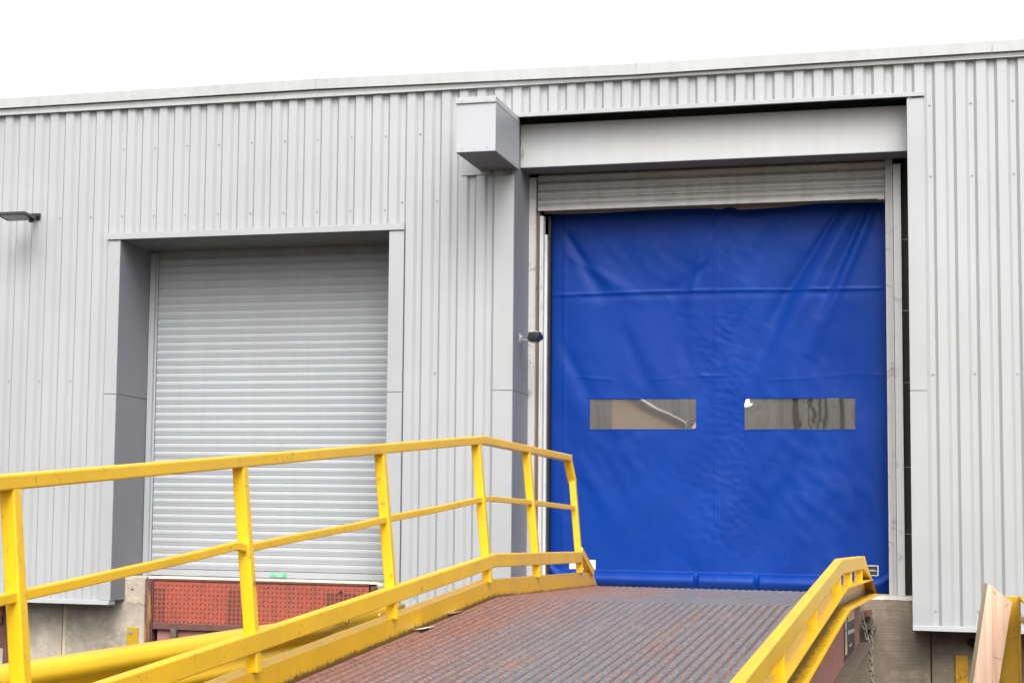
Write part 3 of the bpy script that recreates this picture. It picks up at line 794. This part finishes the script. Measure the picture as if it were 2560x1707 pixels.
# left handrail
xt, xb_ = -3.043, -2.952
def lx(dz): # leaning plane of the posts
    return xb_+(xt-xb_)*(dz-.10)/(1.035-.10)
posts = [-12.4,-10.27,-8.17,-6.09,-3.99,-2.53]
tr = MB(); tr.sweep([(-.034,-.052),(.034,-.052),(.034,0),(-.034,0)], pth(xt, YE+1, -1.02, 1.036))
tr.build('top_rail', M['yellow'], RP, bevel=.007)
# chamfered end of the rail and end post
e1 = MB(); e1.bar((xt,-1.045,zd(0)+1.010),(xt+.02,-.93,zd(0)+.82),.060,.052); e1.bar((xt+.02,-.94,zd(0)+.84),(lx(.11),-.97,zd(0)+.111),.050,.058)
e1.build('end_post', M['yellow'], RP, bevel=.006)
def knob(z_): return z_
mrp = []
ys_m = [-12.4,-11,-10.27,-9.9,-8.7,-8.3,-8.17,-7.6,-6.6,-6.09,-5.0,-3.99]
for y in ys_m: mrp.append((lx(.655)+.004, y, zd(y)+.650+(.022 if y == -8.3 else 0)+(.018 if y == -8.7 else 0)+.004*math.sin(y*3)))
for y in (YK,-2.53,-1.0): mrp.append((lx(.655)+.004, y, zd(y)+.650-.012*(y > -2)))
mr = MB()
mr.sweep([(-.017,-.036),(.017,-.036),(.017,0),(-.017,0)], mrp); mr.build('middle_rail', M['yellow'], RP, bevel=.005)
lr = MB(); lr.sweep([(-.026,-.088),(.026,-.088),(.026,0),(-.026,0)], pth(lx(.24)+.012, YE+1, -1.0, .280)); lr.build('lower_rail', M['yellow'], RP, bevel=.007)
for y in posts:
    p = MB(); z0, z1 = zd(y)+.105, zd(y)+1.0
    p.hexa([(lx(.1)-.028,y-.028,z0),(lx(.1)+.028,y-.028,z0),(lx(.1)+.028,y+.028,z0),(lx(.1)-.028,y+.028,z0),
            (lx(1.)-.028,y-.028,z1),(lx(1.)+.028,y-.028,z1),(lx(1.)+.028,y+.028,z1),(lx(1.)-.028,y+.028,z1)])
    p.build('rail_post', M['yellow'], RP, bevel=.006)
# triangular foot brace at the end post
bz = MB(); zk = zd(0)
bz.bar((lx(.28)+.014,-.985,zk+.285),(-2.955,-.50,zk+.108),.050,.062); bz.build('foot_brace', M['yellow'], RP, bevel=.004)
# right low rail
tr = MB(); tr.sweep([(-.026,-.094),(.026,-.094),(.026,0),(-.026,0)], pth(-.795, YE+1, -1.50, .292)); tr.build('top_rail', M['yellow'], RP, bevel=.008)
for y in (-11.4,-9.4,-7.60,-5.83,-4.02,-2.95,-1.72):
    p = MB(); p.box(-.826,-.772,y-.03,y+.03,zd(y)+.113,zd(y)+.205); p.build('rail_post', M['yellow'], RP, bevel=.004)
ep = MB(); ep.hexa([(-.832,-.96,1.237+.115),(-.745,-.96,1.237+.115),(-.745,-.92,1.237+.115),(-.832,-.92,1.237+.115),(-.822,-1.55,1.237+.20),(-.768,-1.55,1.237+.20),(-.768,-1.48,1.237+.292),(-.822,-1.48,1.237+.292)])
ep.build('end_plate', M['yellow'], RP, bevel=.003)
# end closing plate of the right channel
cpz = MB(); cpz.add([(-.830,-.82,1.352),(-.745,-.82,1.352),(-.745,-.24,1.232),(-.830,-.24,1.232)], [(0,1,2,3)]); cpz.build('end_plate', M['yellowdull'], RP)
# main beams below: deep faded web tapering towards the dock, grubby lower flange
for sx_, xw in ((1,-.86),(-1,-2.97)):
    bmz = MB(); ys = [-14,-9,-6,-4.5,-3.0,-2.3,-1.6,-1.0,-.60]
    dep = [-.50,-.50,-.50,-.485,-.455,-.43,-.405,-.385,-.37]
    for y, d_ in zip(ys, dep):
        zb0 = zd(y)+d_
        bmz.v += [(xw,y,zd(y)-.013),(xw,y,zb0),(xw-sx_*.012,y,zb0),(xw-sx_*.012,y,zd(y)-.013)]
    n = len(ys)
    for k in range(n-1):
        a = 4*k
        for i in range(4): bmz.f.append([a+i,a+(i+1)%4,a+4+(i+1)%4,a+4+i]); bmz.mi.append(0)
    bmz.f += [[0,1,2,3],[4*n-4,4*n-3,4*n-2,4*n-1]]; bmz.mi += [0,0]
    mb_ = bmz.build('main_beam', M['pink'], RP)
    fz = MB()
    for y, d_ in zip(ys, dep):
        zb0 = zd(y)+d_
        fz.v += [(xw-.05,y,zb0-.02),(xw+.095,y,zb0-.02),(xw+.095,y,zb0),(xw-.05,y,zb0)] if sx_ > 0 else [(xw-.095,y,zb0-.02),(xw+.05,y,zb0-.02),(xw+.05,y,zb0),(xw-.095,y,zb0)]
    for k in range(n-1):
        a = 4*k
        for i in range(4): fz.f.append([a+i,a+(i+1)%4,a+4+(i+1)%4,a+4+i]); fz.mi.append(0)
    fz.f += [[0,1,2,3],[4*n-4,4*n-3,4*n-2,4*n-1]]; fz.mi += [0,0]
    fz.build('beam_flange', M['pinkdark'], mb_, bevel=.004)
# sticker on the web
xs_ = -.8585
stz = MB(); stz.add([(xs_,-2.42,.815),(xs_,-1.20,.850),(xs_,-1.20,1.155),(xs_,-2.42,1.195)], [(0,1,2,3)]); so = stz.build('maker_sticker', M['blacksticker'], RP)
pz = MB(); x_ = xs_+.0015
pz.add([(x_,-2.33,.86),(x_,-2.10,.862),(x_,-2.14,1.02),(x_,-2.28,1.02)], [(0,1,2,3)])
pz.add([(x_,-2.30,1.03),(x_,-2.16,1.03),(x_,-2.14,1.15),(x_,-2.32,1.15)], [(0,1,2,3)])
pz.add([(x_,-2.02,1.075),(x_,-1.26,1.07),(x_,-1.26,1.148),(x_,-2.02,1.170)], [(0,1,2,3)])
pz.build('sticker_print', M['cream'], so)
pz = MB()
for k in range(7): pz.add([(x_,-2.0+k*.105,.988-.002*k),(x_,-1.925+k*.105,.987-.002*k),(x_,-1.925+k*.105,1.015-.002*k),(x_,-2.0+k*.105,1.016-.002*k)], [(0,1,2,3)])
for k in range(5): pz.add([(x_,-1.88+k*.07,.895),(x_,-1.835+k*.07,.895),(x_,-1.835+k*.07,.910),(x_,-1.88+k*.07,.910)], [(0,1,2,3)])
pz.build('sticker_print', M['white'], so)
# red pad bracket and rubber at the dock end
pk = MB(); pk.box(-.862,-.800,-.10,.02,1.035,1.10); pk.box(-.835,-.792,-.16,.03,1.045,1.098); pk.build('chain_bracket', M['pink'], RP, bevel=.004)
rb = MB(); rb.box(-.87,-.80,.05,.26,.93,1.03); rb.box(-.82,-.775,.16,.27,.915,.975); rb.build('dock_buffer', M['pinkdark'], RP, bevel=.012)
# under-deck cross members and legs that carry the ramp
cr = MB()
for y in (-1.2,-2.5,-3.8,-5.2,-6.6,-8.0,-9.4,-10.8,-12.2): cr.box(-2.95,-.875,y-.04,y+.04,zd(y)-.13,zd(y)-.032)
cr.build('cross_members', M['pinkdark'], RP)
lg_ = MB()
for x in (-2.9,-.98):
    lg_.box(x-.05,x+.05,-5.0,-4.9,.18,zd(-4.95)-.13)
lg_.build('support_legs', M['pinkdark'], RP)
wh = MB()
for x in (-2.62,-1.26): wh.tube([(x-.09,-9.6,.27),(x+.09,-9.6,.27)], .27, 28)
wh.build('wheels', M['rubber'], RP, smooth=False)
# scraps of litter on the deck
for (x, y, s_, a) in ((-2.90,-5.65,.030,.4),(-2.93,-4.85,.018,1.0)):
    t_ = MB(); z_ = zd(y)+.006
    t_.add([(x-s_,y-.12,z_),(x+s_*.6,y-.10,z_+.004),(x+s_,y+.12,z_+.012),(x-s_*.7,y+.10,z_+.004)], [(0,1,2,3)])
    tag(t_.build('litter_scrap', M['litter'], None), 'small white scrap of litter lying against the yellow kerb, %s of the two' % ('lower' if y < -5 else 'upper'), 'litter', 'scraps of litter on the ramp deck')

# ------------------------------------------------------------------ chain
ch = empty('hanging_chain', (-.80,-.45,0))
tag(ch, 'grey steel chain hanging from the dock end of the ramp beside the brown concrete', 'chain')
pts = []
CP = [Vector(q) for q in ((-.848,-.48,1.078),(-.826,-.50,.98),(-.803,-.50,.87),(-.783,-.48,.74),(-.775,-.47,.60),(-.772,-.47,.02))]; CT = (0,.1,.2,.32,.45,1.0)
n = 260
raw = []
for k in range(n+1):
    t_ = k/n
    q_ = max(i for i in range(5) if CT[i] <= t_ or i == 0)
    p = CP[q_].lerp(CP[q_+1], (t_-CT[q_])/(CT[q_+1]-CT[q_]))
    raw.append(p)
acc = 0; last = raw[0]; links = [raw[0]]
for p in raw[1:]:
    acc += (p-last).length; last = p
    if acc >= .038: links.append(p); acc = 0
cmz = MB()
for k in range(len(links)-1):
    a, b_ = links[k], links[k+1]; d = (b_-a).normalized(); mid = (a+b_)/2
    sd = d.cross(Vector((0,1,0))).normalized(); fr_ = d.cross(sd).normalized()
    ang = (PI/4 if k % 2 else -PI/4)+.2*math.sin(k); u = sd*math.cos(ang)+fr_*math.sin(ang)
    loop = []
    for q in range(14):
        t_ = 2*PI*q/14; loop.append(mid+u*(.0145*math.cos(t_))+d*(.027*math.sin(t_)))
    cmz.tube(loop, .0052, 6, closed=True)
cmz.build('chain_links', M['chain'], ch, smooth=True)
# second strand, short and rusty behind it
ch2 = MB()
for k in range(5):
    mid = Vector((-.802-.004*(k%2), .10, .93-.031*k)); u = Vector((1,0,0)) if k % 2 else Vector((.5,.8,0)).normalized()
    ch2.tube([mid+u*(.013*math.cos(2*PI*q/12))+Vector((0,0,1))*(.022*math.sin(2*PI*q/12)) for q in range(12)], .0045, 6, closed=True)
tag(ch2.build('hanging_chain', M['chain'], None, smooth=True), 'short dark chain strand against the concrete, just behind the long hanging chain', 'chain')

# ------------------------------------------------------------------ guard rail beside the ramp
GR = empty('guard_rail', (-3.95,-7,0))
tag(GR, 'smooth yellow crash barrier beam with bolted end running low along the left of the ramp', 'barrier')
XG = -3.90
def gz(y): return 1.135+.0115*(y+2.6)
secG = []
for k in range(13):
    a = k/12; z = -a*.30; yv = .045*math.sin(a*2*PI*1.0-PI/2)*-1
    secG.append((z, .050*math.cos((a-.25)*4*PI)))
gb = MB(); ysg = [-15,-12,-10,-8,-6,-5,-4.55,-4.4,-4.2,-3.6,-3.1,-2.62]
def flat(y): return 1 if y < -4.5 else max(.12, 1-(y+4.5)/.4)
top = []
nS = 15
for y in ysg:
    fl_ = flat(y); zt = gz(y)
    for k in range(nS):
        a = k/(nS-1)
        bul = math.sin(min(1, a*1.9)*PI)*.062 if a < .53 else math.sin((a-.53)/.47*PI)*.058
        x = XG+bul*fl_ ; z = zt-.30*a-(.0 if fl_ > .5 else 0)
        if a == 0: x = XG-.045*fl_; z = zt-.012
        gb.v.append((x, y, z if y < -4.5 else zt-(.30-.10*(1-fl_))*a))
for j in range(len(ysg)-1):
    for k in range(nS-1):
        a = j*nS+k; gb.f.append([a,a+1,a+nS+1,a+nS]); gb.mi.append(0)
go = gb.build('barrier_beam', M['yellowsmooth'], GR, smooth=True)
sm = go.modifiers.new('solid', 'SOLIDIFY'); sm.thickness = .004
bo = MB()
for y in (-4.02,-3.30):
    bo.tube([(XG+.014,y,gz(y)-.055),(XG+.030,y,gz(y)-.058)], .018, 8)
bo.build('beam_bolts', M['yellowdull'], go)
for y in (-3.4,-6.4,-9.4):
    p = MB(); p.box(XG-.16,XG-.06,y-.05,y+.05,0,gz(y)-.05); p.box(XG-.062,XG-.01,y-.03,y+.03,gz(y)-.22,gz(y)-.10); p.build('barrier_post', M['yellow'], GR, bevel=.004)

# ------------------------------------------------------------------ right-hand things: steps and board
ST = empty('yellow_steps', (.6,-1.9,0))
tag(ST, 'ochre yellow steel step unit standing behind the leaning board at the right edge', 'steps')
s_ = MB(); s_.prism([(.10,0),(.287,0),(.287,1.262),(.14,1.262)], 'y', -1.20, -1.192); s_.build('side_plate', M['yellowsteps'], ST, bevel=.003)
s_ = MB(); s_.tube([(.287,-1.205,0),(.287,-1.205,1.25)], .010, 10); s_.build('plate_edge', M['yellowsteps'], ST, smooth=True)
for z_, y1_, y0_ in ((1.265,-1.19,-2.30),(1.118,-1.19,-2.0),(.655,-1.25,-2.6)):
    s_ = MB(); s_.box(.286,1.15,y0_,y1_,z_-.022,z_); s_.build('tread', M['yellowsteps'], ST, bevel=.003)
s_ = MB(); s_.box(1.15,1.17,-2.6,-1.19,0,1.27); s_.box(1.13,1.17,-1.24,-1.19,0,2.2); s_.build('side_frame', M['yellowsteps'], ST)
BD = MB()
# board: 6 points outline leaning, thickness along y with visible left edge
y0_, y1_ = -1.36, -1.325
def bp(u, z): # u 0 left,1 right
    xl = -.037+(.075-(-.037))*(z-.631)/.723; xr = .136+(.236-.136)*(z-.631)/.594
    return xl+(xr-xl)*u
zl, zr_ = 1.352, 1.228
poly = [(bp(0,0.0),0.0),(bp(1,0.0),0.0),(bp(1,.6),.6),(bp(1,zr_),zr_),(bp(.5,1.29),1.286),(bp(.22,1.33),1.330),(bp(0,zl),zl),(bp(0,.7),.7)]
n = len(poly)
pts = [(x,y0_,z) for x,z in poly]+[(x-.026,y1_+.12,z+.006) for x,z in poly]
BD.add(pts, [tuple(range(n))]+[tuple(range(n,2*n))[::-1]], 0)
BD.add(pts, [(i,(i+1)%n,n+(i+1)%n,n+i) for i in range(n)], 1)
bo_ = BD.build('timber_board', [M['timber'], M['timberedge']], None, bevel=.003)
tag(bo_, 'pale pink planed timber board with a slanted top, leaning on the yellow steps', 'board')
kn = MB()
for (xa, za, xb2, zb2) in ((.10,.835,.155,.818),(.185,1.19,.215,1.215),(.10,1.30,.13,1.275)):
    kn.bar((xa,y0_-.001,za),(xb2,y0_-.001,zb2),.0015,.003,side=Vector((0,1,0)))
kn.build('grain_cracks', M['lug'], bo_)

# ------------------------------------------------------------------ wall floodlight
FLt = empty('floodlight', (-8.3,0,4.5))
tag(FLt, 'slim dark grey floodlight on a short arm high on the left cladding', 'wall light')
xa, xb = -8.50,-8.19
h_ = MB()
h_.hexa([(xa,-.43,4.475),(xb,-.43,4.475),(xb,-.20,4.452),(xa,-.20,4.452),(xa+.03,-.40,4.506),(xb-.03,-.40,4.506),(xb-.03,-.22,4.500),(xa+.03,-.22,4.500)])
ho_ = h_.build('lamp_housing', M['lampgrey'], FLt, bevel=.006)
gl2 = MB(); gl2.hexa([(xa+.035,-.405,4.4715),(xb-.035,-.405,4.4715),(xb-.035,-.225,4.4525),(xa+.035,-.225,4.4525),(xa+.035,-.405,4.476),(xb-.035,-.405,4.476),(xb-.035,-.225,4.458),(xa+.035,-.225,4.458)])
gl2.build('lamp_lens', M['lens'], ho_)
ar = MB(); ar.bar((-8.30,-.22,4.492),(-8.30,.0,4.520),.05,.022); ar.box(-8.36,-8.26,-.012,0,4.488,4.552); ar.build('mounting_arm', M['lampgrey'], FLt, bevel=.004)
sn = MB(); sn.tube([(-8.23,-.24,4.450),(-8.23,-.24,4.428)], .026, 14); sn.build('sensor', M['black'], FLt)

# ------------------------------------------------------------------ security camera on the reveal
SCm = empty('security_camera', (-3.73,.24,3.33))
tag(SCm, 'small black security camera on a thin arm beside the left edge of the blue door', 'security camera')
b1 = MB(); b1.box(-3.728,-3.7265,.20,.28,3.30,3.375); b1.box(-3.722,-3.70,.235,.25,3.345,3.352); b1.build('wall_bracket', M['white'], SCm, bevel=.002)
b1 = MB(); b1.tube([(-3.7265,.24,3.318),(-3.69,.24,3.320),(-3.66,.24,3.318),(-3.63,.24,3.300),(-3.60,.23,3.305)], .0055, 8); b1.build('arm', M['galv'], SCm, smooth=True)
b1 = MB(); b1.prism([(-3.622,3.372),(-3.628,3.335),(-3.640,3.318),(-3.622,3.297),(-3.585,3.292),(-3.560,3.300),(-3.548,3.316),(-3.530,3.317),(-3.527,3.345),(-3.533,3.368)], 'y', .10, .27)
cb_ = b1.build('camera_body', M['black'], SCm, bevel=.008)
b1 = MB(); b1.box(-3.622,-3.532,.10,.27,3.3735,3.377); b1.build('sun_shield', M['white'], cb_)
b1 = MB(); b1.tube([(-3.585,.098,3.325),(-3.585,.090,3.323)], .018, 14); b1.build('lens', M['dark'], cb_)

# ------------------------------------------------------------------ buildings across the yard, mirrored in the door windows
OB = empty('opposite_building', (-5,-34,0))
tag(OB, 'long grey clad building across the yard, behind the viewpoint', 'building')
ob = MB(); x = -30
while x < 16:
    ob.add([(x,-34,0),(x+.25,-34,0),(x+.25,-34,5.7),(x,-34,5.7)], [(0,1,2,3)]); ob.add([(x+.25,-34,0),(x+.33,-34.08,0),(x+.33,-34.08,5.7),(x+.25,-34,5.7)], [(0,1,2,3)])
    ob.add([(x+.33,-34.08,0),(x+.45,-34.08,0),(x+.45,-34.08,5.7),(x+.33,-34.08,5.7)], [(0,1,2,3)]); ob.add([(x+.45,-34.08,0),(x+.5,-34,0),(x+.5,-34,5.7),(x+.45,-34.08,5.7)], [(0,1,2,3)]); x += .5
ob.build('wall_cladding', M['header'], OB)
ob = MB(); ob.box(-30,16,-46,-34.2,0,5.75); ob.build('building_body', M['soffit'], OB)
ob = MB(); ob.box(-4.15,-3.75,-33.9,-33.4,0,5.7); ob.build('downpipe_casing', M['interior'], OB)
SHd = empty('beige_shed', (-8.4,-31,0))
tag(SHd, 'small beige shed with a sloping roof across the yard', 'shed')
ob = MB(); ob.prism([(-8.78,0),(-6.9,0),(-6.9,4.36),(-8.78,5.32)], 'y', -33.5, -31.0); ob.build('shed_wall', M['pvcbeige'], SHd)
ob = MB(); ob.prism([(-8.85,5.34),(-6.8,4.30),(-6.8,4.46),(-8.85,5.50)], 'y', -33.6, -30.9); ob.build('shed_roof', M['reveal'], SHd)
# ------------------------------------------------------------------ light
SUN_EL, SUN_ROT = math.radians(47), math.radians(163)
w = bpy.data.worlds.new('World'); S.world = w; w.use_nodes = True
nt = w.node_tree; bg = nt.nodes['Background']
sky = nt.nodes.new('ShaderNodeTexSky'); sky.sky_type = 'NISHITA'; sky.sun_disc = False
sky.sun_elevation = SUN_EL; sky.sun_rotation = SUN_ROT; sky.air_density = 1.0; sky.dust_density = 6.0; sky.ozone_density = 1.0
hs = nt.nodes.new('ShaderNodeHueSaturation'); hs.inputs['Saturation'].default_value = .10
nt.links.new(sky.outputs[0], hs.inputs['Color']); nt.links.new(hs.outputs[0], bg.inputs[0])
bg.inputs[1].default_value = .15
sd = bpy.data.lights.new('sun', 'SUN'); sd.energy = .5; sd.angle = math.radians(40); sd.color = (1,.97,.93)
so_ = bpy.data.objects.new('sun', sd); COL.objects.link(so_)
# sun direction: nishita rotation measured from +Y clockwise
az = SUN_ROT
dirv = Vector((math.sin(az)*math.cos(SUN_EL), math.cos(az)*math.cos(SUN_EL), math.sin(SUN_EL)))
so_.rotation_euler = dirv.to_track_quat('Z', 'Y').to_euler(); so_.location = dirv*30
S.view_settings.view_transform = 'Standard'; S.view_settings.look = 'None'
S.view_settings.exposure = 1.05; S.view_settings.gamma = 1
S.render.engine = 'CYCLES'
